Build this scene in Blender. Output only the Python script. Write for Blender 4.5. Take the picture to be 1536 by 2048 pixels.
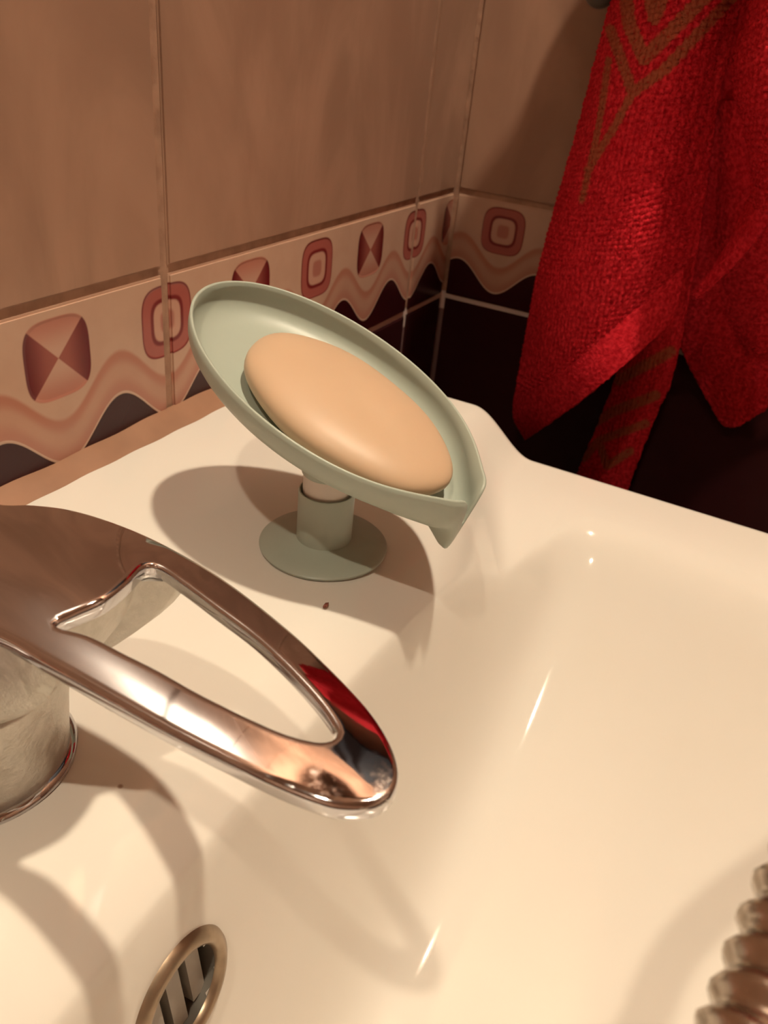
import bpy, bmesh, math, random
from mathutils import Vector, Matrix
from mathutils.geometry import delaunay_2d_cdt
random.seed(7)
for o in list(bpy.data.objects): bpy.data.objects.remove(o)
SC = bpy.context.scene
C = SC.collection
Z0 = 0.85                                   # height of the thin white joint under the border tiles

# ------------------------------------------------------------------ camera
# all measures below are centimetres from the room corner (x along back wall, y along side wall)
F_PX = 1650.0
YAW, PITCH, ROLL = 0.43592490, 0.53710437, -0.10871531
CAM = Vector((-58.892864, -24.478515, 17.915896))
fw = Vector((math.cos(YAW)*math.cos(PITCH), math.sin(YAW)*math.cos(PITCH), -math.sin(PITCH)))
r0 = Vector((math.sin(YAW), -math.cos(YAW), 0)); d0 = fw.cross(r0)
RT = r0*math.cos(ROLL) + d0*math.sin(ROLL)
DN = -r0*math.sin(ROLL) + d0*math.cos(ROLL)
def W(x, y, z): return Vector((x/100, y/100, Z0 + z/100))
def ray(px, py): return (RT*((px-768)/F_PX) + DN*((py-1024)/F_PX) + fw)
def onx(px, py, x): d = ray(px, py); return CAM + d*((x-CAM.x)/d.x)
def onz(px, py, z): d = ray(px, py); return CAM + d*((z-CAM.z)/d.z)
cam = bpy.data.cameras.new('camera'); camo = bpy.data.objects.new('camera', cam); C.objects.link(camo)
cam.sensor_fit = 'VERTICAL'; cam.sensor_height = 24.0; cam.sensor_width = 18.0
cam.lens = F_PX/2048*24.0; cam.clip_start = 0.01; cam.clip_end = 20
M = Matrix((RT, -DN, -fw)).transposed().to_4x4(); M.translation = W(*CAM)
camo.matrix_world = M
cam.dof.use_dof = True; cam.dof.focus_distance = 0.24; cam.dof.aperture_fstop = 19.0
SC.camera = camo

# ------------------------------------------------------------------ world and exposure
wd = bpy.data.worlds.new('world'); SC.world = wd; wd.use_nodes = True
wd.node_tree.nodes['Background'].inputs[0].default_value = (0.02, 0.014, 0.01, 1)
wd.node_tree.nodes['Background'].inputs[1].default_value = 0.0
vs = SC.view_settings
vs.view_transform = 'Standard'; vs.look = 'None'; vs.gamma = 1.0; vs.use_curve_mapping = False
vs.exposure = 0.0
WARM = (1.0, 0.845, 0.635)
LAMP_SINK = (-112, -25, 142)                # bulb centres, cm
LAMP_CEIL = (-30, -36, 138)
POW_SINK, POW_CEIL = 5600.0, 6900.0

# ------------------------------------------------------------------ helpers
def link(o, parent=None):
    C.objects.link(o)
    if parent: o.parent = parent
    return o
def mesh(name, verts, faces, mat, parent=None, smooth=True):
    me = bpy.data.meshes.new(name); me.from_pydata([tuple(v) for v in verts], [], faces); me.update()
    if smooth: me.polygons.foreach_set('use_smooth', [True]*len(me.polygons))
    if mat: me.materials.append(mat)
    return link(bpy.data.objects.new(name, me), parent)
def bmobj(name, bm, mat, parent=None, smooth=True):
    me = bpy.data.meshes.new(name); bm.normal_update(); bm.to_mesh(me); bm.free()
    if smooth: me.polygons.foreach_set('use_smooth', [True]*len(me.polygons))
    if mat: me.materials.append(mat)
    return link(bpy.data.objects.new(name, me), parent)
def tag(o, label=None, cat=None, group=None, kind=None):
    if label: o['label'] = label
    if cat: o['category'] = cat
    if group: o['group'] = group
    if kind: o['kind'] = kind
    return o
def empty(name, loc):
    o = bpy.data.objects.new(name, None); o.location = loc; o.empty_display_size = 0.02
    return link(o)
def keep_parent(o, p):                      # parts are built in world metres; keep them there
    o.parent = p; o.matrix_parent_inverse = Matrix.Translation(-Vector(p.location))
    return o
def lathe(name, prof, centre, mat, seg=64, parent=None, axis=None):
    """prof: list of (r, h) cm; centre: cm; axis: unit vector"""
    ax = Vector(axis) if axis else Vector((0, 0, 1))
    t = ax.orthogonal().normalized(); b = ax.cross(t)
    V, Fc = [], []
    for r, h in prof:
        for k in range(seg):
            a = 2*math.pi*k/seg
            p = Vector(centre) + ax*h + t*(r*math.cos(a)) + b*(r*math.sin(a)); V.append(W(*p))
    n = len(prof)
    for i in range(n-1):
        for k in range(seg):
            k2 = (k+1) % seg
            Fc.append((i*seg+k, i*seg+k2, (i+1)*seg+k2, (i+1)*seg+k))
    if prof[0][0] > 1e-4: Fc.append(tuple(reversed(range(seg))))
    if prof[-1][0] > 1e-4: Fc.append(tuple(range((n-1)*seg, n*seg)))
    o = mesh(name, V, Fc, mat)
    if parent: keep_parent(o, parent)
    return o
def autosmooth(o, deg=35):
    me = o.data; lim = math.radians(deg)
    bm = bmesh.new(); bm.from_mesh(me)
    for e in bm.edges:
        if len(e.link_faces) == 2 and e.calc_face_angle(0) > lim: e.smooth = False
    bm.to_mesh(me); bm.free(); return o
def catmull(pts, n):
    """dense list of n points along a list of vectors"""
    out = []; m = len(pts)-1
    for i in range(n):
        s = i/(n-1)*m; k = min(int(s), m-1); t = s-k
        p0, p1, p2, p3 = pts[max(k-1, 0)], pts[k], pts[k+1], pts[min(k+2, m)]
        out.append(0.5*((2*p1) + (p2-p0)*t + (2*p0-5*p1+4*p2-p3)*t*t + (3*p1-p0-3*p2+p3)*t**3))
    return out
def tube(name, pts, rad, mat, seg=24, parent=None, ribs=None):
    """pts cm; rad constant or function of arc length"""
    V, Fc = [], []; n = len(pts); up = Vector((0, 0, 1)); s = 0; prev = None
    for i, p in enumerate(pts):
        t = (pts[min(i+1, n-1)]-pts[max(i-1, 0)]).normalized()
        a = (prev - t*prev.dot(t)).normalized() if prev else t.cross(up if abs(t.z) < .9 else Vector((1, 0, 0))).normalized()
        prev = a; b = t.cross(a)
        if i: s += (p-pts[i-1]).length
        r = rad(s) if callable(rad) else rad
        for k in range(seg):
            w = 2*math.pi*k/seg; V.append(W(*(p + a*(r*math.cos(w)) + b*(r*math.sin(w)))))
    for i in range(n-1):
        for k in range(seg):
            k2 = (k+1) % seg
            Fc.append((i*seg+k, i*seg+k2, (i+1)*seg+k2, (i+1)*seg+k))
    Fc.append(tuple(reversed(range(seg)))); Fc.append(tuple(range((n-1)*seg, n*seg)))
    o = mesh(name, V, Fc, mat)
    if parent: keep_parent(o, parent)
    return o

# ------------------------------------------------------------------ materials
class X:                                    # tiny expression wrapper round math nodes
    def __init__(s, nt, sock): s.nt, s.s = nt, sock
    def op(s, o, b=None, c=None):
        n = s.nt.nodes.new('ShaderNodeMath'); n.operation = o
        s.nt.links.new(s.s, n.inputs[0])
        for i, v in ((1, b), (2, c)):
            if v is None: continue
            if isinstance(v, X): s.nt.links.new(v.s, n.inputs[i])
            else: n.inputs[i].default_value = v
        return X(s.nt, n.outputs[0])
    def __add__(s, b): return s.op('ADD', b)
    def __sub__(s, b): return s.op('SUBTRACT', b)
    def __mul__(s, b): return s.op('MULTIPLY', b)
    def __truediv__(s, b): return s.op('DIVIDE', b)
    def abs(s): return s.op('ABSOLUTE')
    def pw(s, b): return s.op('POWER', b)
    def gt(s, b): return s.op('GREATER_THAN', b)
    def lt(s, b): return s.op('LESS_THAN', b)
    def step(s, lo, hi):                    # smooth 0..1
        n = s.nt.nodes.new('ShaderNodeMapRange'); n.interpolation_type = 'SMOOTHSTEP'
        s.nt.links.new(s.s, n.inputs[0]); n.inputs[1].default_value = lo; n.inputs[2].default_value = hi
        return X(s.nt, n.outputs[0])
def newmat(name):
    m = bpy.data.materials.new(name); m.use_nodes = True
    return m, m.node_tree, m.node_tree.nodes['Principled BSDF']
def setp(b, **k):
    names = dict(col='Base Color', rough='Roughness', metal='Metallic', spec='Specular IOR Level', coat='Coat Weight',
                 coatr='Coat Roughness', sheen='Sheen Weight', sheenr='Sheen Roughness', sss='Subsurface Weight', sssr='Subsurface Radius', ssss='Subsurface Scale', ior='IOR', trans='Transmission Weight')
    for a, v in k.items():
        if a == 'col': v = (*v, 1)
        b.inputs[names[a]].default_value = v
def mix(nt, fac, a, b):
    n = nt.nodes.new('ShaderNodeMix'); n.data_type = 'RGBA'
    if isinstance(fac, X): nt.links.new(fac.s, n.inputs[0])
    else: n.inputs[0].default_value = fac
    for i, v in ((6, a), (7, b)):
        if isinstance(v, tuple): n.inputs[i].default_value = (*v, 1)
        else: nt.links.new(v, n.inputs[i])
    return n.outputs[2]
def posxyz(nt):
    g = nt.nodes.new('ShaderNodeNewGeometry'); s = nt.nodes.new('ShaderNodeSeparateXYZ')
    nt.links.new(g.outputs['Position'], s.inputs[0]); return g, [X(nt, s.outputs[i]) for i in range(3)]
def noise(nt, vec, scale, detail=3, rough=.5, dist=0):
    n = nt.nodes.new('ShaderNodeTexNoise'); nt.links.new(vec, n.inputs['Vector'])
    n.inputs['Scale'].default_value = scale; n.inputs['Detail'].default_value = detail
    n.inputs['Roughness'].default_value = rough; n.inputs['Distortion'].default_value = dist
    return X(nt, n.outputs['Fac'])
def bump(nt, b, h, strength=.2, dist=.001):
    n = nt.nodes.new('ShaderNodeBump'); n.inputs['Strength'].default_value = strength; n.inputs['Distance'].default_value = dist
    nt.links.new(h.s, n.inputs['Height']); nt.links.new(n.outputs[0], b.inputs['Normal'])
def plain(name, col, rough=.5, var=.08, scale=40, bs=.0, **k):
    m, nt, b = newmat(name); setp(b, col=col, rough=rough, **k)
    g, _ = posxyz(nt); n = noise(nt, g.outputs['Position'], scale)
    c = mix(nt, n, tuple(v*(1-var) for v in col), tuple(min(1, v*(1+var)) for v in col)); nt.links.new(c, b.inputs['Base Color'])
    if bs: bump(nt, b, n, bs, .0005)
    return m

TILE = (0.72, 0.53, 0.43)
def mat_tile():
    m, nt, b = newmat('marbled_tile'); setp(b, rough=.28, spec=.35)
    g, _ = posxyz(nt)
    mp = nt.nodes.new('ShaderNodeMapping'); mp.inputs['Rotation'].default_value = (0.5, 0.4, 0); mp.inputs['Scale'].default_value = (1, 1, .35)
    nt.links.new(g.outputs['Position'], mp.inputs['Vector'])
    n = noise(nt, mp.outputs[0], 14, 5, .55, 1.6).step(.36, .68)
    n2 = noise(nt, g.outputs['Position'], 5, 2).step(.35, .7)
    c = mix(nt, n, (0.305, 0.182, 0.125), (0.42, 0.255, 0.178)); c = mix(nt, n2*.45, c, (0.335, 0.19, 0.13))
    nt.links.new(c, b.inputs['Base Color']); return m
def mat_border(axis, c0):
    """printed border: alternating squares and rings over a wavy band; axis 0 = along x, 1 = along y; c0 = a ring centre (cm)"""
    m, nt, b = newmat('printed_border_tile_%s' % ('back', 'side')[axis]); setp(b, rough=.25, spec=.35)
    g, p = posxyz(nt)
    z = (p[2] - Z0)*100; t = (p[axis]*100 - c0)/6.25
    r = t.op('ROUND'); lx = ((t - r)*6.25).abs(); lz = (z - 5.5); az = lz.abs()
    par = (r*.5).op('FRACT').gt(.25)
    d = ((lx/1.62).pw(3.6) + (az/1.62).pw(3.6)).pw(1/3.6)
    cream, pink, red, maroon = (0.53, 0.35, 0.255), (0.50, 0.22, 0.16), (0.17, 0.02, 0.02), (0.035, 0.005, 0.007)
    # wavy band
    zb = (t*(2*math.pi)).op('COSINE')*-1.0 + 1.95
    h = z - zb
    nz = noise(nt, g.outputs['Position'], 60, 3)
    c = mix(nt, h.step(2.1, 1.85), cream, (0.44, 0.19, 0.13))
    c = mix(nt, h.step(1.78, 1.2), c, (0.50, 0.29, 0.205))
    c = mix(nt, h.step(1.0, .3), c, (0.45, 0.215, 0.155))
    c = mix(nt, h.step(.18, .12), c, (0.60, 0.42, 0.32))
    c = mix(nt, (nz.step(.4, .7))*.18, c, (0.40, 0.22, 0.16))
    c = mix(nt, h.step(.05, .0), c, maroon)
    # ring motif
    o = mix(nt, d.step(.99, .93), red, (0.36, 0.10, 0.08))
    o = mix(nt, d.step(.70, .62), o, red); o = mix(nt, d.step(.58, .50), o, (0.53, 0.30, 0.22))
    o = mix(nt, d.step(.34, .22), o, (0.40, 0.16, 0.12))
    # crossed square motif
    side = (lx - az).step(-.06, .06)
    xs = mix(nt, lx.step(.2, 1.6), (0.30, 0.085, 0.065), (0.12, 0.012, 0.014))
    xt = mix(nt, az.step(.2, 1.6), (0.52, 0.32, 0.24), (0.44, 0.18, 0.13))
    x = mix(nt, side, xt, xs)
    mo = mix(nt, par, o, x)
    c = mix(nt, d.step(1.03, .98), c, mo)
    nt.links.new(c, b.inputs['Base Color'])
    bump(nt, b, d.step(1.0, .92)*-1.0 + h.step(.1, -.05)*-.6, .35, .0006)
    return m
def mat_grout():
    m, nt, b = newmat('grout'); setp(b, rough=.8)
    g, p = posxyz(nt); n = noise(nt, g.outputs['Position'], 90, 4).step(.35, .65)
    c = mix(nt, n, (0.31, 0.175, 0.115), (0.41, 0.24, 0.16))
    c = mix(nt, ((p[2]-Z0)*100).step(.35, .3), c, (0.66, 0.55, 0.5))
    c = mix(nt, ((p[2]-Z0)*100).step(-1, -1.1), c, (0.2, 0.12, 0.11))
    nt.links.new(c, b.inputs['Base Color']); bump(nt, b, n, .3, .0008); return m
def mat_ceramic():
    m, nt, b = newmat('glazed_ceramic'); setp(b, rough=.06, spec=.45)
    g, _ = posxyz(nt)
    n = noise(nt, g.outputs['Position'], 9, 4).step(.45, .8)
    c = mix(nt, n*.35, (0.68, 0.65, 0.592), (0.645, 0.597, 0.515))
    v = nt.nodes.new('ShaderNodeTexVoronoi'); v.inputs['Scale'].default_value = 42; nt.links.new(g.outputs['Position'], v.inputs['Vector'])
    dots = X(nt, v.outputs['Distance']).step(.045, .02)
    gate = noise(nt, g.outputs['Position'], 23, 1).gt(.62)
    c = mix(nt, dots*gate*.75, c, (0.25, 0.13, 0.07))
    nt.links.new(c, b.inputs['Base Color'])
    r = noise(nt, g.outputs['Position'], 30, 4).step(.4, .8)*.05 + .045
    nt.links.new(r.s, b.inputs['Roughness']); return m
def mat_chrome(name, rough=.045, col=(0.60, 0.585, 0.60), stain=.3):
    m, nt, b = newmat(name); setp(b, metal=1.0, rough=rough, col=col)
    g, _ = posxyz(nt)
    n = noise(nt, g.outputs['Position'], 170, 6, .65).step(.5, .75)
    big = noise(nt, g.outputs['Position'], 22, 2).step(.46, .62)
    f = n*big
    r = f*stain + rough
    nt.links.new(r.s, b.inputs['Roughness'])
    c = mix(nt, f*min(1, stain*1.6), col, (0.62, 0.58, 0.50)); nt.links.new(c, b.inputs['Base Color'])
    return m
def mat_limescale():
    m, nt, b = newmat('limescaled_chrome'); setp(b, metal=.75, rough=.42)
    g, _ = posxyz(nt)
    n = noise(nt, g.outputs['Position'], 240, 6, .7).step(.35, .7); n2 = noise(nt, g.outputs['Position'], 60, 4).step(.4, .7)
    c = mix(nt, n, (0.52, 0.49, 0.43), (0.66, 0.63, 0.57)); c = mix(nt, n2*.3, c, (0.72, 0.69, 0.63))
    nt.links.new(c, b.inputs['Base Color'])
    r = n*.25 + .28; nt.links.new(r.s, b.inputs['Roughness']); bump(nt, b, n, .35, .0006); return m
def mat_towel(name='red_terry', lo=(0.40, 0.006, 0.013), hi=(0.80, 0.032, 0.050), md=(0.48, 0.008, 0.018)):
    m, nt, b = newmat(name); setp(b, rough=.9, spec=.08)
    g, _ = posxyz(nt)
    a = nt.nodes.new('ShaderNodeAttribute'); a.attribute_name = 'pattern'; pat = X(nt, a.outputs['Fac'])
    n = noise(nt, g.outputs['Position'], 420, 3, .6); n2 = noise(nt, g.outputs['Position'], 30, 3)
    c = mix(nt, n.step(.3, .7), lo, hi)
    c = mix(nt, n2.step(.4, .7)*.35, c, md)
    c = mix(nt, pat*n.step(.2, .5), c, (0.27, 0.12, 0.05))
    nt.links.new(c, b.inputs['Base Color']); bump(nt, b, n, .6, .0012); return m
def mat_emit(name, col, s):
    m, nt, b = newmat(name); setp(b, col=(.8, .8, .8))
    b.inputs['Emission Color'].default_value = (*col, 1); b.inputs['Emission Strength'].default_value = s; return m

M_TILE = mat_tile(); M_GROUT = mat_grout(); M_DARK = plain('dark_maroon_tile', (0.035, 0.008, 0.009), .22, .3, 12, spec=.4)
M_BA, M_BB = mat_border(0, -31.25), mat_border(1, -4.05)
M_CER = mat_ceramic(); M_CHROME = mat_chrome('chrome'); M_LIME = mat_limescale()
M_BRASS = plain('worn_brass', (0.30, 0.225, 0.155), .34, .45, 130, .3, metal=.85)
M_PLAST = plain('sage_green_plastic', (0.36, 0.405, 0.345), .38, .04, 60, spec=.4)
M_BEIGE = plain('beige_plastic', (0.60, 0.53, 0.47), .35, .05, 60)
M_TOWEL = mat_towel()
M_SOAP = plain('cream_soap', (0.53, 0.372, 0.245), .42, .05, 45, .12, sss=.12, sssr=(.6, .35, .2), ssss=.01, spec=.35)
M_CAULK = plain('stained_caulk', (0.27, 0.14, 0.08), .6, .4, 35, .3)
M_PLASTER = plain('painted_plaster', (0.50, 0.42, 0.35), .8, .03, 8)
M_FLOOR = plain('floor_tile', (0.30, 0.18, 0.14), .3, .2, 6)
M_GREY = plain('dark_grey_plastic', (0.11, 0.10, 0.085), .35, .1, 30)
M_GREYI = plain('grey_plastic', (0.30, 0.27, 0.23), .45, .25, 120, .2)

# ------------------------------------------------------------------ the room
def box(name, a, b, mat, parent=None):
    (x0, y0, z0), (x1, y1, z1) = a, b
    V = [Vector((x, y, z)) for x in (x0, x1) for y in (y0, y1) for z in (z0, z1)]
    Fc = [(0, 1, 3, 2), (4, 6, 7, 5), (0, 4, 5, 1), (2, 3, 7, 6), (0, 2, 6, 4), (1, 5, 7, 3)]
    return mesh(name, V, Fc, mat, parent, smooth=False)
RX, RY, RH = -1.90, -1.75, 2.45
GR = 0.0012                                  # grout lies this deep behind the tile faces
wall_back = tag(box('wall_back', (RX-.1, GR, 0), (.1, .10, RH), M_GROUT), kind='structure')
wall_right = tag(box('wall_right', (GR, RY-.1, 0), (.10, GR, RH), M_GROUT), kind='structure')
def mat_dado():
    m, nt, b = newmat('tiled_dado'); setp(b, rough=.3)
    g, p = posxyz(nt); n = noise(nt, g.outputs['Position'], 6, 4)
    c = mix(nt, n, (0.42, 0.26, 0.18), (0.52, 0.33, 0.24)); c = mix(nt, p[2].lt(Z0), c, (0.035, 0.008, 0.009))
    nt.links.new(c, b.inputs['Base Color']); return m
M_DADO = mat_dado()
tag(box('wall_left', (RX-.1, RY-.1, 0), (RX, GR, RH), M_DADO), kind='structure')
tag(box('wall_front', (RX, RY-.1, 0), (GR, RY, RH), M_DADO), kind='structure')
tag(box('floor', (RX-.1, RY-.1, -.1), (.1, .1, 0), M_FLOOR), kind='structure')
tag(box('ceiling', (RX-.1, RY-.1, RH), (.1, .1, RH+.1), M_PLASTER), kind='structure')
TM = {}
def tile_mesh(w, h, mat):
    k = (round(w, 4), round(h, 4), mat.name)
    if k not in TM:
        bm = bmesh.new(); bmesh.ops.create_cube(bm, size=1)
        bmesh.ops.scale(bm, vec=(w, .006, h), verts=bm.verts)
        ed = [e for e in bm.edges if all(v.co.y < 0 for v in e.verts)]
        bmesh.ops.bevel(bm, geom=ed, offset=.0009, segments=2, affect='EDGES')
        me = bpy.data.meshes.new('tile'); bm.to_mesh(me); bm.free(); me.materials.append(mat); TM[k] = me
    return TM[k]
JW, JH = .0044, .0036
BH = 0.077                                   # border height
def tile_wall(parent, side, joint, length, bmat):
    rows = [(Z0+BH, Z0+BH+.33, M_TILE)]
    while rows[-1][1] < RH: rows.append((rows[-1][1], min(RH, rows[-1][1]+.33), M_TILE))
    rows.append((Z0, Z0+BH, bmat)); z = Z0
    while z > 0: rows.append((max(0, z-.33), z, M_DARK)); z -= .33
    us = [0]; u = joint
    while u < length: us.append(u); u += .25
    us.append(length)
    for z0, z1, mat in rows:
        for a, b in zip(us[:-1], us[1:]):
            w, h = b-a-JW, z1-z0-JH
            if w < .01 or h < .01: continue
            o = bpy.data.objects.new('tile', tile_mesh(w, h, mat)); C.objects.link(o); o.parent = parent
            c = -(a+b)/2
            if side == 0: o.location = (c, .003, (z0+z1)/2)
            else: o.location = (.003, c, (z0+z1)/2); o.rotation_euler.z = -math.pi/2
            j = .0003
            o.rotation_euler.x = random.uniform(-j, j)*2
tile_wall(wall_back, 0, .0625, -RX, M_BA)
tile_wall(wall_right, 1, .1655, -RY, M_BB)

# ------------------------------------------------------------------ wash basin
SX0, SX1, SY0, SY1 = -82.0, -19.3, -50.0, -0.35
def sstep(a, b, x):
    t = max(0, min(1, (x-a)/(b-a))); return t*t*(3-2*t)
def sd_rr(x, y, x0, x1, y0, y1, r):
    """inside distance (positive inside) to a rounded rectangle"""
    cx, cy = (x0+x1)/2, (y0+y1)/2
    qx, qy = abs(x-cx)-(x1-x0)/2+r, abs(y-cy)-(y1-y0)/2+r
    return -(math.hypot(max(qx, 0), max(qy, 0)) + min(max(qx, qy), 0) - r)
BX0, BX1, BY0, BY1 = -77.0, -24.3, -46.0, -16.0
def smin(a, b, k):
    h = max(0, min(1, .5+.5*(b-a)/k)); return b+(a-b)*h - k*h*(1-h)
def sink_z(x, y):
    # raised back ledge falling to the side rims
    w = sstep(-36, -22, x) if x > -51 else sstep(-66, -80, x)
    y1 = -19.5 + w*4.9; y0 = -15.5 + w*4.6
    top = -1.42 + 2.17*sstep(y1, y0, y)
    # the ledge rolls over softly before the bowl
    dd = y-(-16.0)
    if dd < 3.0: top -= 1.25*(1-w)*((3.0-max(dd, -1.5))/3.0)**2
    # rounded outer edge
    e = min(x-SX0, SX1-x, y-SY0)
    r = 0.9
    if e < r: top -= r - math.sqrt(max(0, r*r-(r-e)**2))
    xc, yc = -45.0, -20.6
    q = ((x-xc)/(BX1-xc) if x > xc else (xc-x)/(xc-BX0))**2.05 + (((y-yc)/(BY1-yc))**3.6 if y > yc else .35*((yc-y)/(yc-BY0))**1.5 + .65*((yc-y)/(yc-BY0))**5)
    q = max(q, 1e-6)
    bowl = -1.42 - 11.8*(1-min(q, 2.5)) + max(0, q-2.5)*20
    return smin(top, bowl, 1.1 + 1.7*sstep(-24.5, -33, x))
def frange(a, b, s):
    n = max(1, round((b-a)/s)); return [a+(b-a)*i/n for i in range(n)]
xs = frange(SX0, SX0+1, .12)+frange(SX0+1, -56, .6)+frange(-56, -45, .22)+frange(-45, -26, .35)+frange(-26, -20.4, .25)+frange(-20.4, SX1, .08)+[SX1]
ys = frange(SY0, SY0+1, .12)+frange(SY0+1, -22, .5)+frange(-22, -19, .2)+frange(-19, -15.0, .07)+frange(-15.0, -11, .2)+frange(-11, SY1, .4)+[SY1]
OV = None
V = [(x, y, sink_z(x, y)) for y in ys for x in xs]; nx, ny = len(xs), len(ys)
# overflow opening: where the sight line of the ring centre meets the back wall of the bowl
d = ray(363, 1995); t = 15.0
while True:
    p = CAM + d*t
    if p.z < sink_z(p.x, p.y): break
    t += .01
OV = p.copy(); e_ = .25
gx = (sink_z(OV.x+e_, OV.y)-sink_z(OV.x-e_, OV.y))/(2*e_); gy = (sink_z(OV.x, OV.y+e_)-sink_z(OV.x, OV.y-e_))/(2*e_)
OVN = Vector((-gx, -gy, 1)).normalized()
print('overflow', OV, OVN)
Fc = []
for j in range(ny-1):
    for i in range(nx-1):
        c = [Vector(V[j*nx+i]), Vector(V[(j+1)*nx+i+1])]; m = (c[0]+c[1])/2 - OV
        if m.length < 1.42: continue
        Fc.append((j*nx+i, j*nx+i+1, (j+1)*nx+i+1, (j+1)*nx+i))
# outer skirt curving under to a narrower foot
loop = [i for i in range(nx)] + [j*nx+nx-1 for j in range(1, ny)] + [(ny-1)*nx+i for i in range(nx-2, -1, -1)] + [j*nx for j in range(ny-2, 0, -1)]
prev = loop; cx, cy = (SX0+SX1)/2, -22.0
for k, (dz, sc) in enumerate(((-1.5, 1.0), (-3.2, .985), (-5, .93), (-9, .82), (-14, .66), (-18, .45))):
    cur = []
    for li in loop:
        x, y, z = V[li]; base = min(z, .75)
        V.append((cx+(x-cx)*sc, min(SY1, cy+(y-cy)*sc) if y < -1 else SY1, (base if k < 1 else -1.5)+dz)); cur.append(len(V)-1)
    for a in range(len(loop)):
        b_ = (a+1) % len(loop); Fc.append((prev[b_], prev[a], cur[a], cur[b_]))
    prev = cur
Fc.append(tuple(prev))
sink = mesh('wash_basin', [W(*v) for v in V], Fc, M_CER)
tag(sink, 'cream-white glazed ceramic wash basin with raised back ledge against the tiled wall', 'sink')
autosmooth(sink, 55)
# pedestal foot below the bowl
ped = lathe('pedestal', [(11, -Z0*100), (11, -80), (8, -70), (7.5, -45), (9.5, -24), (12, -18.5)], (cx, cy, 0), M_CER, 40, None); ped.parent = sink
# overflow fitting
seg = 72; prof = [(1.30, .02), (1.34, .17), (1.45, .24), (1.58, .22), (1.72, .12), (1.80, -.05)]
ovr = lathe('overflow_ring', prof, OV, M_BRASS, seg, None, OVN); ovr.parent = sink
ovr['label'] = 'tarnished brass overflow ring'
# keep only the ring surface (no caps)
bm = bmesh.new(); bm.from_mesh(ovr.data); bmesh.ops.delete(bm, geom=[f for f in bm.faces if len(f.verts) > 4], context='FACES'); bm.to_mesh(ovr.data); bm.free()
cup = lathe('overflow_cup', [(1.33, .1), (1.30, -.5), (1.25, -1.3), (0.0001, -1.3)], OV, M_GREY, 48, None, OVN); cup.parent = sink
bm = bmesh.new(); bm.from_mesh(cup.data); bmesh.ops.delete(bm, geom=[f for f in bm.faces if len(f.verts) > 4], context='FACES'); bmesh.ops.reverse_faces(bm, faces=bm.faces); bm.to_mesh(cup.data); bm.free()
ta = Vector((1, 0, 0)); ta = (ta-OVN*ta.dot(OVN)).normalized(); tb = OVN.cross(ta)
for k in (-1, 0, 1):                        # bars across the overflow
    hw = math.sqrt(1.28**2-(k*.75)**2)
    Vb = []
    for a in (-.24, .24):
        for b_ in (-hw, hw):
            for c_ in (-.55, -.2): Vb.append(W(*(OV + ta*(k*.75+a) + tb*b_ + OVN*c_)))
    bar = mesh('overflow_bar', Vb, [(0, 1, 3, 2), (4, 6, 7, 5), (0, 4, 5, 1), (2, 3, 7, 6), (0, 2, 6, 4), (1, 5, 7, 3)], M_GREYI, None, False); bar.parent = sink
# caulk bead between wall and ledge
V, Fc = [], []; n = 160
for i in range(n+1):
    x = SX0 + (SX1-.3-SX0)*i/n
    a = .04*math.sin(x*.55)+.03*math.sin(x*1.7+1); b_ = .06*math.sin(x*.33+2)+.03*math.sin(x*2.3)
    for y, z in ((.05, .6), (.05, 1.3+a), (-.12, 1.27+a), (-.6+b_*.5, .98), (-1.05+b_, .755), (-1.05+b_, .6)): V.append(W(x, y, z))
for i in range(n):
    for k in range(6): Fc.append((i*6+k, (i+1)*6+k, (i+1)*6+(k+1) % 6, i*6+(k+1) % 6))
Fc += [tuple(range(6)), tuple(reversed(range(n*6, n*6+6)))]
cau = mesh('trim_1', V, Fc, M_CAULK); autosmooth(cau, 40); tag(cau, 'brownish caulk bead along the back of the basin', kind='structure')

# ------------------------------------------------------------------ faucet
FC = (-49.9, -9.6)
fa = empty('faucet', W(FC[0], FC[1], .75))
tag(fa, 'chrome single-lever faucet with open loop handle on the basin ledge', 'faucet')
lathe('base_ring', [(2.2, .72), (2.42, .74), (2.44, .86), (2.3, .98), (2.1, 1.0)], (FC[0], FC[1], 0), M_CHROME, 64, fa)
lathe('body', [(2.25, .95), (2.27, 1.3), (2.36, 2.4), (2.47, 3.4), (2.50, 3.7), (2.48, 3.78), (2.40, 3.82)], (FC[0], FC[1], 0), M_LIME, 72, fa)
# handle outline traced onto its own gently curved plane
def lever_z(x, y):
    ax = -49.0 - .9*sstep(-11, -21, y)
    return 7.45 + .25*math.exp(-((y+13.5)/3.5)**2) - .28*sstep(-17.5, -21.5, y) - .40*min(1.3, abs(x-ax)/2.3)**2
def onlever(px, py):
    z = 7.4
    for _ in range(8): p = onz(px, py, z); z = lever_z(p.x, p.y)
    return Vector((p.x, p.y))
far = [(0, 1002), (60, 1004), (130, 1012), (200, 1030), (290, 1064), (380, 1110), (450, 1153), (520, 1205), (590, 1262), (650, 1318), (700, 1368), (740, 1412), (770, 1455), (790, 1495), (799, 1530), (796, 1562), (780, 1588), (748, 1606), (700, 1610), (650, 1602), (560, 1568), (460, 1520), (360, 1470), (260, 1415), (160, 1358), (80, 1312), (0, 1266)]
hol = [(288, 1128), (318, 1130), (360, 1158), (430, 1210), (500, 1262), (560, 1316), (610, 1368), (645, 1410), (668, 1446), (672, 1464), (655, 1476), (620, 1474), (560, 1456), (480, 1420), (400, 1380), (320, 1335), (250, 1300), (180, 1265), (120, 1248), (114, 1238), (150, 1222), (210, 1195), (255, 1160)]
out = [onlever(*p) for p in far]; hole = [onlever(*p) for p in hol]
a, b_ = out[0], out[-1]
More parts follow.
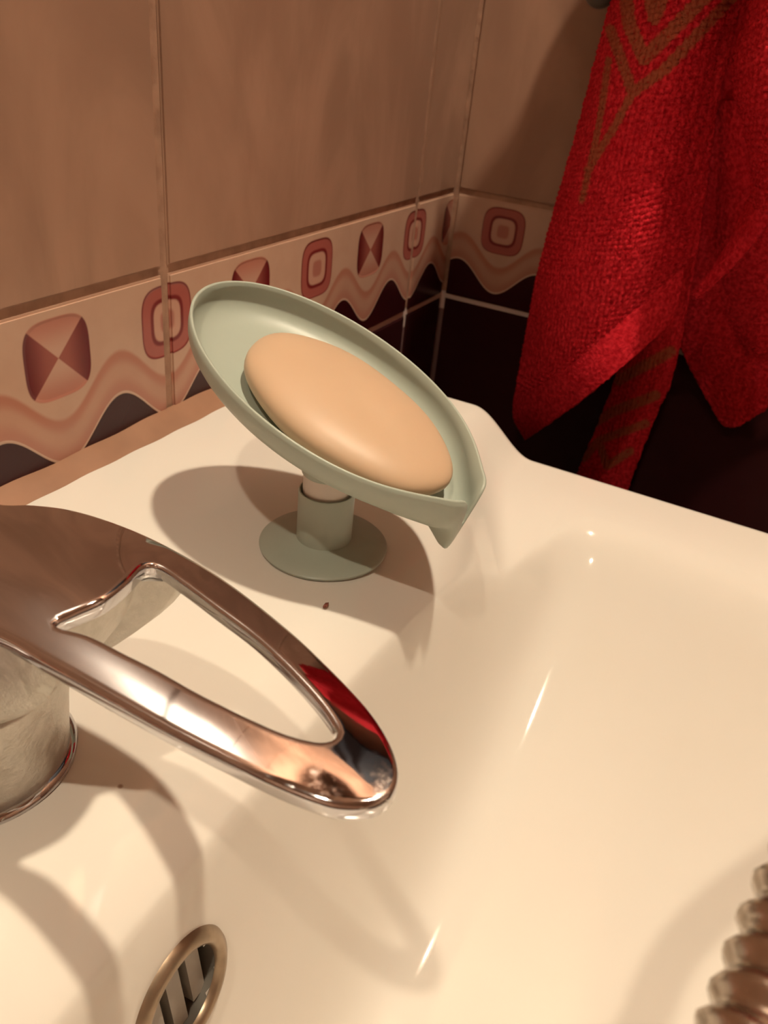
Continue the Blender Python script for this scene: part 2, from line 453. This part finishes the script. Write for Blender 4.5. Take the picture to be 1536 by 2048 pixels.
# close the outline round the hub, outside the picture
xc = (a.x+b_.x)/2
hub_pts = [Vector((b_.x-.10, -11.5)), Vector((b_.x-.12, -10.0)), Vector((b_.x+.1, -8.6)), Vector((b_.x+.8, -7.4)), Vector((xc-.2, -6.9)), Vector((a.x-.75, -7.3)), Vector((a.x-.15, -8.3))]
def closed(pts, n):
    L_ = [0]; m = len(pts)
    P = lambda i: pts[i % m]
    out_ = []
    for i in range(m):
        p0, p1, p2, p3 = P(i-1), P(i), P(i+1), P(i+2)
        for k in range(n):
            t = k/n
            out_.append(0.5*((2*p1)+(p2-p0)*t+(2*p0-5*p1+4*p2-p3)*t*t+(3*p1-p0-3*p2+p3)*t**3))
    # resample evenly
    tot = [0]
    for i in range(len(out_)): tot.append(tot[-1]+(out_[(i+1) % len(out_)]-out_[i]).length)
    N = int(tot[-1]/.10); res = []; j = 0
    for i in range(N):
        s = tot[-1]*i/N
        while tot[j+1] < s: j += 1
        f = (s-tot[j])/(tot[j+1]-tot[j]+1e-9); res.append(out_[j].lerp(out_[(j+1) % len(out_)], f))
    return res
outer = closed(out+hub_pts, 8); inner = closed(hole, 8)
def area(p): return sum(p[i].x*p[(i+1) % len(p)].y-p[(i+1) % len(p)].x*p[i].y for i in range(len(p)))/2
if area(outer) < 0: outer.reverse()
if area(inner) > 0: inner.reverse()
def segd(p, loop):
    best = 1e9
    for i in range(len(loop)):
        a, b = loop[i], loop[(i+1) % len(loop)]
        d_ = b-a; t = max(0, min(1, (p-a).dot(d_)/(d_.length_squared+1e-12))); q = (a+d_*t-p).length_squared
        if q < best: best = q
    return math.sqrt(best)
def inside(p, loop):
    r = False
    for i in range(len(loop)):
        a, b = loop[i], loop[i-1]
        if (a.y > p.y) != (b.y > p.y) and p.x < (b.x-a.x)*(p.y-a.y)/(b.y-a.y)+a.x: r = not r
    return r
pts2 = [v.copy() for v in outer] + [v.copy() for v in inner]
no, ni = len(outer), len(inner)
def offs(loop, d_):
    res = []
    n_ = len(loop)
    for i in range(n_):
        t = (loop[(i+1) % n_]-loop[i-1]).normalized(); res.append(loop[i]+Vector((-t.y, t.x))*d_)
    return res
offl = (.015, .04, .075, .12, .17)
extra = []
for d_ in offl:
    for lp, other in ((outer, inner), (inner, outer)):
        for q in offs(lp, d_):
            if inside(q, outer) and not inside(q, inner):
                e = min(segd(q, outer), segd(q, inner))
                if e > d_*.85: extra.append(q)
gy = -22.0
while gy < -6:
    gxx = -54.0
    while gxx < -45:
        q = Vector((gxx, gy))
        if inside(q, outer) and not inside(q, inner) and min(segd(q, outer), segd(q, inner)) > .27: extra.append(q)
        gxx += .13
    gy += .13
pts2 += extra
edges = [(i, (i+1) % no) for i in range(no)] + [(no+i, no+(i+1) % ni) for i in range(ni)]
vo, eo, fo, ov_, oe_, of_ = delaunay_2d_cdt(pts2, edges, [], 0, 1e-6)
tris = []
for f in fo:
    c = sum((Vector(vo[i]) for i in f), Vector((0, 0)))/len(f)
    if inside(c, outer) and not inside(c, inner): tris.append(f)
RO, TH = .13, .34
VT, VB = [], []
edist = []
for v in vo:
    v = Vector(v); do, di = segd(v, outer), segd(v, inner); e = min(do, di)
    r = min(1, e/RO); rnd = RO*(1-math.sqrt(max(0, 1-(1-r)**2)))
    dome = .05*sstep(0, 1.3, do)*(1-.4*sstep(1.0, 0, di))      # slightly domed across its width
    z = lever_z(v.x, v.y) - .05 + dome - rnd*.95
    VT.append(W(v.x, v.y, z)); edist.append(e)
    rb = min(1, e/.12); rndb = .10*(1-math.sqrt(max(0, 1-(1-rb)**2)))
    VB.append(W(v.x, v.y, lever_z(v.x, v.y)-TH-.1+rndb))
nv = len(vo)
bm = bmesh.new()
bv = [bm.verts.new(v) for v in VT+VB]
from collections import Counter
for f in tris:
    f = list(f)
    a2 = (Vector(vo[f[1]])-Vector(vo[f[0]])).cross(Vector(vo[f[2]])-Vector(vo[f[0]]))
    if a2 < 0: f.reverse()
    bm.faces.new([bv[i] for i in f]); bm.faces.new([bv[i+nv] for i in reversed(f)])
cnt = Counter()
for f in tris:
    f = list(f)
    a2 = (Vector(vo[f[1]])-Vector(vo[f[0]])).cross(Vector(vo[f[2]])-Vector(vo[f[0]]))
    if a2 < 0: f.reverse()
    for i in range(len(f)): cnt[(f[i], f[(i+1) % len(f)])] += 1
for (i, j) in list(cnt):
    if (j, i) not in cnt: bm.faces.new([bv[j], bv[i], bv[i+nv], bv[j+nv]])
for v in [v for v in bm.verts if not v.link_faces]: bm.verts.remove(v)
hd = bmobj('handle', bm, M_CHROME); keep_parent(hd, fa); autosmooth(hd, 50)
hd['label'] = 'polished chrome loop lever'
# hub: skin from the handle's underside down to the round cap
NS = 72
hubtop = []
basept = sum((hole[i] for i in (0, -4)), Vector((0, 0)))/2
for k in range(NS):
    a_ = 2*math.pi*k/NS; dv = Vector((math.cos(a_), math.sin(a_)))
    c0 = Vector((xc, -10.6))
    t = 0
    while t < 8:
        q = c0+dv*t
        if not inside(q, outer) or inside(q, inner): break
        if q.y < -14.6: break
        t += .03
    hubtop.append(c0+dv*max(0, t-.06))
V, Fc = [], []
lev = 9
for i in range(lev):
    s = i/(lev-1)
    for k in range(NS):
        a_ = 2*math.pi*k/NS
        top = hubtop[k]; bot = Vector(FC)+Vector((math.cos(a_), math.sin(a_)))*2.42
        w = s**1.5
        q = top.lerp(bot, w)
        zt = lever_z(top.x, top.y)-.40; V.append(W(q.x, q.y, zt+(3.86-zt)*s))
for i in range(lev-1):
    for k in range(NS):
        k2 = (k+1) % NS; Fc.append((i*NS+k2, i*NS+k, (i+1)*NS+k, (i+1)*NS+k2))
Fc.append(tuple(range(NS))); Fc.append(tuple(reversed(range((lev-1)*NS, lev*NS))))
hb = mesh('cap', V, Fc, M_LIME); keep_parent(hb, fa); autosmooth(hb, 60)
# spout swung aside
sp = catmull([Vector((FC[0]-1.5, FC[1]+.2, 2.9)), Vector((FC[0]-4, FC[1]-.2, 3.6)), Vector((FC[0]-8, FC[1]-2.2, 4.2)), Vector((FC[0]-11, FC[1]-4.5, 3.9)), Vector((FC[0]-12.3, FC[1]-5.6, 2.6))], 40)
tube('spout', sp, lambda s: 1.15-.02*s, M_CHROME, 28, fa)

# ------------------------------------------------------------------ soap dish
DC = Vector((-35.83, -11.25, 7.20)); AZ, TILT, RL = -1.69297, .33828, .0363
DL = Vector((math.cos(AZ)*math.cos(TILT), math.sin(AZ)*math.cos(TILT), -math.sin(TILT)))
DW = Vector((-math.sin(AZ), math.cos(AZ), 0)); DNn = DL.cross(DW); DW = DW*math.cos(RL)+DNn*math.sin(RL); DNn = DL.cross(DW)
def D(u, v, n): return DC + DL*u + DW*v + DNn*n
DISC = (-36.3, -11.6)
sd = empty('soap_dish', W(DISC[0], DISC[1], .75))
tag(sd, 'sage-green leaf-shaped plastic soap dish on a suction foot, standing on the basin ledge', 'soap dish')
A_, B_, DEP = 5.80, 3.70, 1.40
NF, NR = 240, 26
def tray_pt(phi, s, off):
    """phi round the rim (0 = spout), s 1 at the rim .. 0 at the bottom centre"""
    c, sn = math.cos(phi), math.sin(phi)
    ph = (phi+math.pi) % (2*math.pi)-math.pi
    tipx = .62*math.exp(-(ph/.40)**2)
    u = (A_+tipx)*c; v = B_*sn*(1+.03*c)
    notch = 1.45*math.exp(-(ph/.075)**2)*s**6
    tp = math.exp(-(ph/.55)**2)
    p = 3.9 + 2.5*tp
    dep = (DEP + .55*tp*s)*(1-s**p)**(1/p) if s < 1 else 0
    fl = .10*math.exp(-((abs(ph)-.20)/.10)**2)*s**8
    k = 1+off*.9/5.0
    uu, vv = u*s*k, v*s*(1+off*.9/3.6)
    vv += (fl if sn > 0 else -fl)
    return D(uu, vv, -dep-notch-(off*(1-s**3)))
TW = .12
V, Fc = [], []
ss = [1-(1-i/NR)**1.0 for i in range(NR+1)]          # 0..1
ss = [math.sin(i/NR*math.pi/2) for i in range(NR+1)]
rows = [[tray_pt(2*math.pi*k/NF, s, 0) for k in range(NF)] for s in ss[1:]]
rin = rows
rout = [[tray_pt(2*math.pi*k/NF, s, TW) for k in range(NF)] for s in ss[1:]]
lip = [((rin[-1][k]+rout[-1][k])/2 + DNn*.04) for k in range(NF)]
allrows = rin + [lip] + list(reversed(rout))
for r_ in allrows: V += r_
nr = len(allrows)
for i in range(nr-1):
    for k in range(NF):
        k2 = (k+1) % NF; Fc.append((i*NF+k, i*NF+k2, (i+1)*NF+k2, (i+1)*NF+k))
V.append(D(0, 0, -DEP)); V.append(D(0, 0, -DEP-TW)); i0, i1 = len(V)-2, len(V)-1
for k in range(NF):
    k2 = (k+1) % NF
    Fc.append((i0, k2, k)); Fc.append((i1, (nr-1)*NF+k, (nr-1)*NF+k2))
tray = mesh('tray', [W(*v) for v in V], Fc, M_PLAST)
bm = bmesh.new(); bm.from_mesh(tray.data); bmesh.ops.recalc_face_normals(bm, faces=bm.faces); bm.to_mesh(tray.data); bm.free()
keep_parent(tray, sd)
x, y = DISC
lathe('suction_disc', [(0.0001, .80), (1.6, .80), (2.28, .76), (2.38, .80), (2.40, .88), (2.34, .94), (1.9, 1.02), (1.2, 1.12), (1.0, 1.2), (0.0001, 1.2)], (x, y, 0), M_PLAST, 80, sd)
lathe('sleeve', [(1.03, 1.05), (1.03, 3.10), (1.01, 3.17), (.97, 3.18), (.93, 3.1), (.93, 2.6)], (x, y, 0), M_PLAST, 64, sd)
tb_ = lathe('tube', [(.88, 2.6), (.88, 3.9)], (x, y, 0), M_BEIGE, 48, sd); tb_['label'] = 'beige inner tube of the stem'
col_ = lathe('collar', [(.90, 3.86), (.94, 3.9), (.97, 4.4), (1.02, 6.0)], (x, y, 0), M_PLAST, 64, sd)
for v in col_.data.vertices[-64:]:          # top ring follows the tilted underside of the tray
    v.co.z = Z0 + (DC.z + (-DEP-.06 - DNn.x*(v.co.x*100-DC.x) - DNn.y*(v.co.y*100-DC.y))/DNn.z)/100
for o in sd.children:
    if o.name.split('.')[0] in ('sleeve', 'tube', 'collar', 'suction_disc'): autosmooth(o, 40)

# ------------------------------------------------------------------ soap
V, Fc = [], []; nu, nvv = 72, 44
for j in range(nvv+1):
    th = -math.pi/2 + math.pi*j/nvv
    for i in range(nu):
        ph = 2*math.pi*i/nu
        ct, st = math.cos(th), math.sin(th)
        pe = .72
        def sp_(a, e): return math.copysign(abs(a)**e, a)
        rr = sp_(ct, .62 if st < 0 else .95)
        uu = 4.30*rr*math.cos(ph); vv = 2.64*rr*sp_(math.sin(ph), .97)
        nn = (.86 if st > 0 else .75)*sp_(st, .8)
        wob = 1+.012*math.sin(3*ph+1)+.008*math.sin(7*ph)
        dent = -.07*math.exp(-((uu-1.2)**2/1.5+(vv+.4)**2/.5))*(st > 0)
        uu, vv = 1.0+uu*wob, -.02+vv*wob
        sq = min(1, math.hypot(uu/5.8, vv/3.7)); floor_ = -DEP*(1-sq**3.9)**(1/3.9) + .03
        V.append(W(*D(uu, vv, max(floor_, -.68+nn+dent))))
for j in range(nvv):
    for i in range(nu):
        i2 = (i+1) % nu; Fc.append((j*nu+i, j*nu+i2, (j+1)*nu+i2, (j+1)*nu+i))
soap = mesh('soap_bar', V, Fc, M_SOAP)
bm = bmesh.new(); bm.from_mesh(soap.data); bmesh.ops.remove_doubles(bm, verts=bm.verts, dist=1e-5); bmesh.ops.recalc_face_normals(bm, faces=bm.faces); bm.to_mesh(soap.data); bm.free()
tag(soap, 'worn oval bar of cream-coloured soap lying in the green dish', 'soap')

# ------------------------------------------------------------------ towel and hook on the side wall
def net(name, rows, nu_, nv_, mat, parent, amp=.10, pitch=.34, pat=None, ang=.6, thick=.22):
    """rows of (px, py, x) control points -> dense terry sheet with real loops and thickness"""
    R_ = [[onx(px, py, x_) for px, py, x_ in r] for r in rows]
    RP = [[Vector((px, py, 0)) for px, py, x_ in r] for r in rows]
    dense = [catmull(r, nu_) for r in R_]; densp = [catmull(r, nu_) for r in RP]
    G = [catmull([dense[j][i] for j in range(len(rows))], nv_) for i in range(nu_)]
    GP = [catmull([densp[j][i] for j in range(len(rows))], nv_) for i in range(nu_)]
    V, Fc, PT = [], [], []
    ca, sa = math.cos(ang), math.sin(ang)
    for i in range(nu_):
        for j in range(nv_):
            p = G[i][j]
            du = G[min(i+1, nu_-1)][j]-G[max(i-1, 0)][j]; dv = G[i][min(j+1, nv_-1)]-G[i][max(j-1, 0)]
            n = du.cross(dv); n = n.normalized() if n.length > 1e-9 else Vector((-1, 0, 0))
            if n.x > 0: n = -n
            a, b = p.y*ca+p.z*sa, -p.y*sa+p.z*ca
            w = (math.sin(a*2*math.pi/pitch+1.3*math.sin(b*.9))*math.sin(b*2*math.pi/(pitch*1.3)+1.1*math.sin(a*1.1)))
            h = amp*(.5*w + random.uniform(-.45, .45))
            V.append(W(*(p+n*h)))
            PT.append(pat(GP[i][j].x, GP[i][j].y) if pat else 0.0)
    for i in range(nu_-1):
        for j in range(nv_-1):
            Fc.append((i*nv_+j, (i+1)*nv_+j, (i+1)*nv_+j+1, i*nv_+j+1))
    o = mesh(name, V, Fc, mat); at = o.data.attributes.new('pattern', 'FLOAT', 'POINT'); at.data.foreach_set('value', PT)
    md = o.modifiers.new('thickness', 'SOLIDIFY'); md.thickness = thick/100; md.offset = 0
    keep_parent(o, parent); return o
def polyd(px, py, pl):
    p = Vector((px, py)); best = 1e9
    for a, b in zip(pl[:-1], pl[1:]):
        a, b = Vector(a), Vector(b); d_ = b-a; t = max(0, min(1, (p-a).dot(d_)/d_.length_squared)); best = min(best, (a+d_*t-p).length)
    return best
CHEV = [([(1290, -60), (1311, 38), (1350, -60)], 10), ([(1252, -40), (1262, 50), (1291, 118), (1345, 62), (1420, -20), (1450, -60)], 11),
        ([(1225, 60), (1243, 110), (1268, 186), (1330, 140), (1400, 60), (1490, -40)], 8), ([(1222, 120), (1200, 260), (1168, 400)], 4), ([(1268, 186), (1235, 250), (1180, 340)], 5)]
def chev(px, py):
    v = 0
    for pl, w in CHEV: v = max(v, 1-sst((polyd(px, py, pl)-w)/5))
    return v*.7
def sst(t): t = max(0, min(1, t)); return t*t*(3-2*t)
REAR = [([(1180, 850), (1230, 822), (1310, 790)], 7), ([(1170, 915), (1200, 880), (1290, 845)], 5), ([(1200, 880), (1215, 930), (1260, 900)], 5), ([(1240, 760), (1340, 700)], 8)]
def rearpat(px, py):
    v = 0
    for pl, w in REAR: v = max(v, 1-sst((polyd(px, py, pl)-w)/6))
    return v*.7
tw = empty('towel', W(-3, -15, 33))
tag(tw, 'red terry towel with dull gold chevrons, hanging folded from the side wall', 'towel')
front = [[(1262, -330, -4.3), (1300, -330, -6.8), (1350, -330, -7.6), (1400, -330, -7.0), (1440, -330, -5.1)],
         [(1240, -60, -4.3), (1290, -60, -7.8), (1350, -60, -8.9), (1420, -60, -8.4), (1480, -60, -5.7)],
         [(1208, 60, -4.3), (1250, 60, -8.1), (1320, 60, -9.5), (1400, 60, -8.9), (1462, 73, -5.4)],
         [(1161, 244, -4.3), (1200, 235, -8.4), (1270, 225, -10.3), (1350, 220, -9.7), (1430, 230, -5.4)],
         [(1112, 415, -4.3), (1150, 405, -8.4), (1230, 390, -10.8), (1320, 370, -10.3), (1408, 385, -5.7)],
         [(1070, 580, -4.6), (1110, 560, -8.4), (1200, 520, -10.8), (1300, 470, -10.5), (1390, 500, -6.5)],
         [(1032, 790, -5.4), (1085, 768, -8.6), (1160, 715, -10.3), (1260, 625, -10.0), (1365, 530, -7.0)]]
net('front_panel', front, 190, 330, M_TOWEL, tw, .11, .36, chev)
hem = [[(1032, 790, -5.4), (1085, 768, -8.6), (1160, 715, -10.3), (1260, 625, -10.0), (1365, 530, -7.0)],
       [(1030, 835, -5.4), (1090, 808, -8.8), (1168, 754, -10.5), (1258, 680, -10.1), (1358, 585, -7.0)],
       [(1053, 878, -5.5), (1100, 846, -8.8), (1176, 791, -10.5), (1255, 722, -10.1), (1345, 640, -7.0)]]
net('hem', hem, 150, 34, M_TOWEL, tw, .03, .16, None, .6, .3)
rear = [[(1270, 420, -4.5), (1330, 420, -6.0), (1400, 420, -4.5)], [(1290, 560, -3.9), (1340, 550, -5.2), (1388, 530, -3.9)], [(1238, 740, -2.8), (1290, 742, -3.8), (1346, 747, -2.8)], [(1200, 840, -2.2), (1255, 845, -3.0), (1310, 832, -2.2)], [(1160, 935, -1.7), (1210, 950, -2.2), (1263, 957, -1.7)], [(1140, 1010, -1.2), (1190, 1030, -1.6), (1240, 1030, -1.2)]]
net('rear_fold', rear, 80, 170, M_TOWEL, tw, .08, .34, rearpat)
side = [[(1470, -330, -6.3), (1520, -330, -10.5), (1600, -330, -9.8)], [(1500, -40, -6.3), (1540, -40, -11.9), (1640, -40, -11.9)], [(1466, 130, -7.0), (1530, 130, -12.6), (1650, 130, -12.6)], [(1488, 244, -7.3), (1545, 250, -12.9), (1650, 240, -12.6)],
        [(1507, 350, -7.6), (1550, 350, -12.6), (1650, 340, -12.6)], [(1500, 405, -7.8), (1545, 430, -11.8), (1650, 470, -12.0)]]
net('side_fold', side, 90, 200, M_TOWEL, tw, .13, .40)
strap = [[(1498, 398, -7.3), (1520, 410, -9.9), (1545, 432, -10.7)], [(1466, 470, -7.3), (1482, 482, -8.6), (1498, 500, -8.8)], [(1425, 540, -7.0), (1434, 548, -7.5), (1444, 556, -7.5)], [(1386, 588, -6.5), (1390, 593, -6.6), (1396, 598, -6.5)]]
net('edge_binding', strap, 24, 80, M_TOWEL, tw, .05, .2)
inA = [[(1425, -120, -3.8), (1500, -120, -5.0), (1660, -120, -3.8)], [(1400, 200, -3.8), (1460, 200, -5.0), (1640, 200, -3.8)], [(1345, 480, -2.5), (1420, 480, -3.4), (1620, 470, -2.5)], [(1352, 650, -1.7), (1440, 650, -2.2), (1600, 650, -1.7)], [(1378, 730, -1.1), (1450, 740, -1.5), (1570, 745, -1.1)], [(1446, 850, -0.5), (1475, 852, -0.7), (1535, 815, -0.5)]]
net('inner_fold', inA, 70, 150, M_TOWEL, tw, .08, .34)
inB = [[(1440, 200, -4.9), (1500, 200, -6.5), (1640, 200, -4.9)], [(1430, 480, -3.4), (1505, 480, -4.6), (1640, 480, -3.4)], [(1452, 640, -2.2), (1520, 620, -2.9), (1640, 620, -2.2)], [(1498, 711, -1.5), (1518, 706, -2.0), (1640, 690, -1.5)]]
net('inner_fold', inB, 60, 130, M_TOWEL, tw, .08, .34)
V, Fc = [], []; nu_, nv_ = 72, 48
for j in range(nv_+1):
    th = math.pi*j/nv_
    for i_ in range(nu_):
        ph = 2*math.pi*i_/nu_
        fold = 1+.10*math.sin(9*ph+3*math.sin(2*th))+.03*random.uniform(-1, 1)
        V.append(W(-7.6+6.3*math.sin(th)*math.cos(ph)*fold, -16.5+9.0*math.sin(th)*math.sin(ph)*fold, 30.5+7.0*math.cos(th)))
for j in range(nv_):
    for i_ in range(nu_):
        i2 = (i_+1) % nu_; Fc.append((j*nu_+i_, (j+1)*nu_+i_, (j+1)*nu_+i2, j*nu_+i2))
bt = mesh('shading_bulge', V, Fc, M_TOWEL); keep_parent(bt, tw)  # unseen bulge added above the frame to shade the folds below
# hook knob beside the towel
hk = empty('towel_hook', W(0, -8.4, 20.3)); tag(hk, 'dark grey rounded wall hook beside the red towel', 'hook')
lathe('plate', [(1.3, 0), (1.3, .25), (1.1, .4), (0.0001, .42)], (0, -8.2, 21.3), M_GREY, 40, hk, (-1, 0, 0))
pts = catmull([Vector((-.3, -8.2, 21.3)), Vector((-1.5, -8.35, 20.9)), Vector((-2.4, -8.45, 20.6))], 14)
tube('stem', pts, .45, M_GREY, 20, hk)
lathe('knob', [(0.0001, -.95)]+[(.95*math.cos(a_*math.pi/14), .95*math.sin(a_*math.pi/14)) for a_ in range(-6, 7)]+[(0.0001, .95)], (-2.8, -8.55, 20.45), M_GREY, 32, hk, (-.9, -.1, -.3))
# the hook the towel hangs from, above the picture
h2 = empty('towel_hook', W(0, -15, 36)); tag(h2, 'dark grey wall hook above, carrying the red towel', 'hook')
lathe('plate', [(1.5, 0), (1.5, .3), (1.2, .45), (0.0001, .46)], (0, -15, 36), M_GREY, 40, h2, (-1, 0, 0))
tube('stem', catmull([Vector((-.3, -15, 36)), Vector((-3, -15, 35.2)), Vector((-6, -15, 35.4)), Vector((-7.2, -15, 37))], 30), .5, M_GREY, 20, h2)

# dark cloth hanging higher up; the chrome handle mirrors it
nv_, nu_ = 60, 90
V, Fc = [], []
for j in range(nv_+1):
    for i_ in range(nu_+1):
        u_, t_ = i_/nu_, j/nv_
        yy = -21 + (u_-.5)*(8+22*sst(t_*2.2)); zz = 108 - 60*t_ - 2.0*math.sin(u_*5)*t_
        V.append(W(-4.6 - 1.7*math.sin(u_*17+1.5*t_)*(.4+.6*t_) - .6*math.sin(u_*41+2), yy, zz))
for j in range(nv_):
    for i_ in range(nu_):
        a = j*(nu_+1)+i_; Fc.append((a, a+1, a+nu_+2, a+nu_+1))
nav = mesh('bath_cloth', V, Fc, plain('navy_cotton', (0.012, 0.014, 0.028), .9, .2, 60, .2))
md = nav.modifiers.new('thickness', 'SOLIDIFY'); md.thickness = .003
tag(nav, 'dark navy cloth hanging above the red towel, mirrored in the faucet handle', 'cloth')
h3 = empty('towel_hook', W(0, -21, 109)); tag(h3, 'dark grey wall hook carrying the navy cloth', 'hook')
lathe('plate', [(1.5, 0), (1.5, .3), (1.2, .45), (0.0001, .46)], (0, -21, 109.5), M_GREY, 40, h3, (-1, 0, 0))
tube('stem', catmull([Vector((-.3, -21, 109.5)), Vector((-3, -21, 108.6)), Vector((-6.5, -21, 109)), Vector((-7.6, -21, 111))], 30), .5, M_GREY, 20, h3)

# ------------------------------------------------------------------ shower hose in front
def at(px, py, dist):
    d = ray(px, py).normalized(); return CAM + d*dist
P1, P2, P3 = at(1518, 2150, 11.6), at(1580, 1960, 12.1), at(1690, 1700, 12.9)
dirn = (P3-P1).normalized()
ctl = [Vector((-72, -52.5, -60)), Vector((-70, -52.2, -20)), Vector((-67.5, -50.0, .0)), Vector((-62, -38, 2.0)), P1-dirn*4+Vector((0, 0, -.2)), P1, P2, P3, P3+dirn*5+Vector((0, -.8, .6)), Vector((-38, -38, 24)), Vector((-22, -62, 44)), Vector((-8, -78, 62)), Vector((-3.2, -80, 70))]
hp = catmull(ctl, 60)
# resample finely for the ribs
fine = []
for a, b in zip(hp[:-1], hp[1:]):
    n = max(2, int((b-a).length/.075))
    for k in range(n): fine.append(a.lerp(b, k/n))
sm = fine
for _ in range(12): sm = [sm[0]]+[(sm[i-1]+sm[i]*2+sm[i+1])/4 for i in range(1, len(sm)-1)]+[sm[-1]]
hose = tube('shower_hose', sm, lambda s: .70+.075*math.sin(s*2*math.pi/.50), mat_chrome('hose_metal', .22, (0.50, 0.43, 0.36), .2), 20)
tag(hose, 'ribbed metal shower hose crossing above the front of the basin', 'hose')
hh = empty('hose_holder', W(0, -80, 71)); tag(hh, 'dark grey wall bracket holding up the end of the ribbed hose', 'bracket')
lathe('plate', [(2, 0), (2, .4), (1.6, .6), (0.0001, .62)], (0, -80, 71), M_GREY, 40, hh, (-1, 0, 0))
tube('arm', [Vector((-.4, -80, 71)), Vector((-2, -80, 70.8)), Vector((-3.6, -80, 70.4))], 1.05, M_GREY, 24, hh)

# ------------------------------------------------------------------ crumb
bm = bmesh.new(); bmesh.ops.create_icosphere(bm, subdivisions=2, radius=1)
p = onz(652, 1211, .78)
for v in bm.verts:
    k = 1+.35*math.sin(7*v.co.x+2)*math.cos(5*v.co.y)
    v.co = W(p.x+v.co.x*.13*k+.05*math.sin(9*v.co.y), p.y+v.co.y*.07*k, .80+v.co.z*.05*k)
cr = bmobj('crumb', bm, plain('rust_brown', (0.25, 0.08, 0.05), .7)); tag(cr, 'tiny reddish-brown crumb on the ledge by the soap dish', 'crumb')

# ------------------------------------------------------------------ lamps (their bulbs light the room)
def bulb(parent, c, r, watts):
    prof = [(0.0001, -r)]+[(r*math.cos(a_*math.pi/20), r*math.sin(a_*math.pi/20)) for a_ in range(-9, 10)]+[(0.0001, r)]
    area_ = 4*math.pi*(r/100)**2
    m = mat_emit('bulb_glow', WARM, watts/ (area_*math.pi) /100)
    return lathe('bulb_offscreen', prof, c, m, 24, parent)
topz = (RH-Z0)*100
wl = empty('pendant_lamp_offscreen', W(LAMP_SINK[0], LAMP_SINK[1], topz)); tag(wl, 'pendant lamp beside the basin wall, with an added dark metal shade narrowing its light', 'lamp')
lathe('canopy', [(4, topz), (4, topz-.8), (2.4, topz-2), (0.0001, topz-2.1)], (LAMP_SINK[0], LAMP_SINK[1], 0), M_BRASS, 40, wl)
lathe('rod', [(.5, topz-1.8), (.5, LAMP_SINK[2]+4.9)], (LAMP_SINK[0], LAMP_SINK[1], 0), M_BRASS, 20, wl)
bulb(wl, LAMP_SINK, 2.2, POW_SINK)
SR, SD = 5.2, 7.6                           # added opaque oval shade, keeps light off the walls: rim this far below the bulb centre
shd = lathe('shade', [(1.0, 5.2), (2.2, 5.0), (SR-.6, 2.6), (SR, 1.2), (SR, -SD), (SR-.12, -SD), (SR-.12, 1.1), (SR-.7, 2.45), (2.2, 4.8), (0.9, 5.0)], LAMP_SINK, plain('dark_brown_metal', (0.10, 0.06, 0.04), .5), 48, wl)
for v in shd.data.vertices: v.co.y = LAMP_SINK[1]/100 + (v.co.y-LAMP_SINK[1]/100)*.47
cl = empty('ceiling_lamp_offscreen', W(LAMP_CEIL[0], LAMP_CEIL[1], (RH-Z0)*100)); tag(cl, 'ceiling lamp with a wide dark enamel shade added to block upward light, on a short rod', 'lamp')
topz = (RH-Z0)*100
lathe('canopy', [(5, topz), (5, topz-1), (3, topz-2.5), (0.0001, topz-2.6)], (LAMP_CEIL[0], LAMP_CEIL[1], 0), M_BRASS, 40, cl)
lathe('rod', [(.6, topz-2), (.6, LAMP_CEIL[2]+4.5), (1.6, LAMP_CEIL[2]+4), (1.6, LAMP_CEIL[2]+2.2)], (LAMP_CEIL[0], LAMP_CEIL[1], 0), M_BRASS, 24, cl)
bulb(cl, LAMP_CEIL, 2.4, POW_CEIL)
lathe('shade', [(1.5, 4.4), (3.0, 4.2), (9.0, 1.6), (13.5, -.6), (13.5, -.8), (9.0, 1.4), (3.0, 4.0), (1.4, 4.2)], LAMP_CEIL, plain('dark_enamel', (0.12, 0.09, 0.08), .4), 56, cl)  # shade added to stop the upward light and dim the ceiling
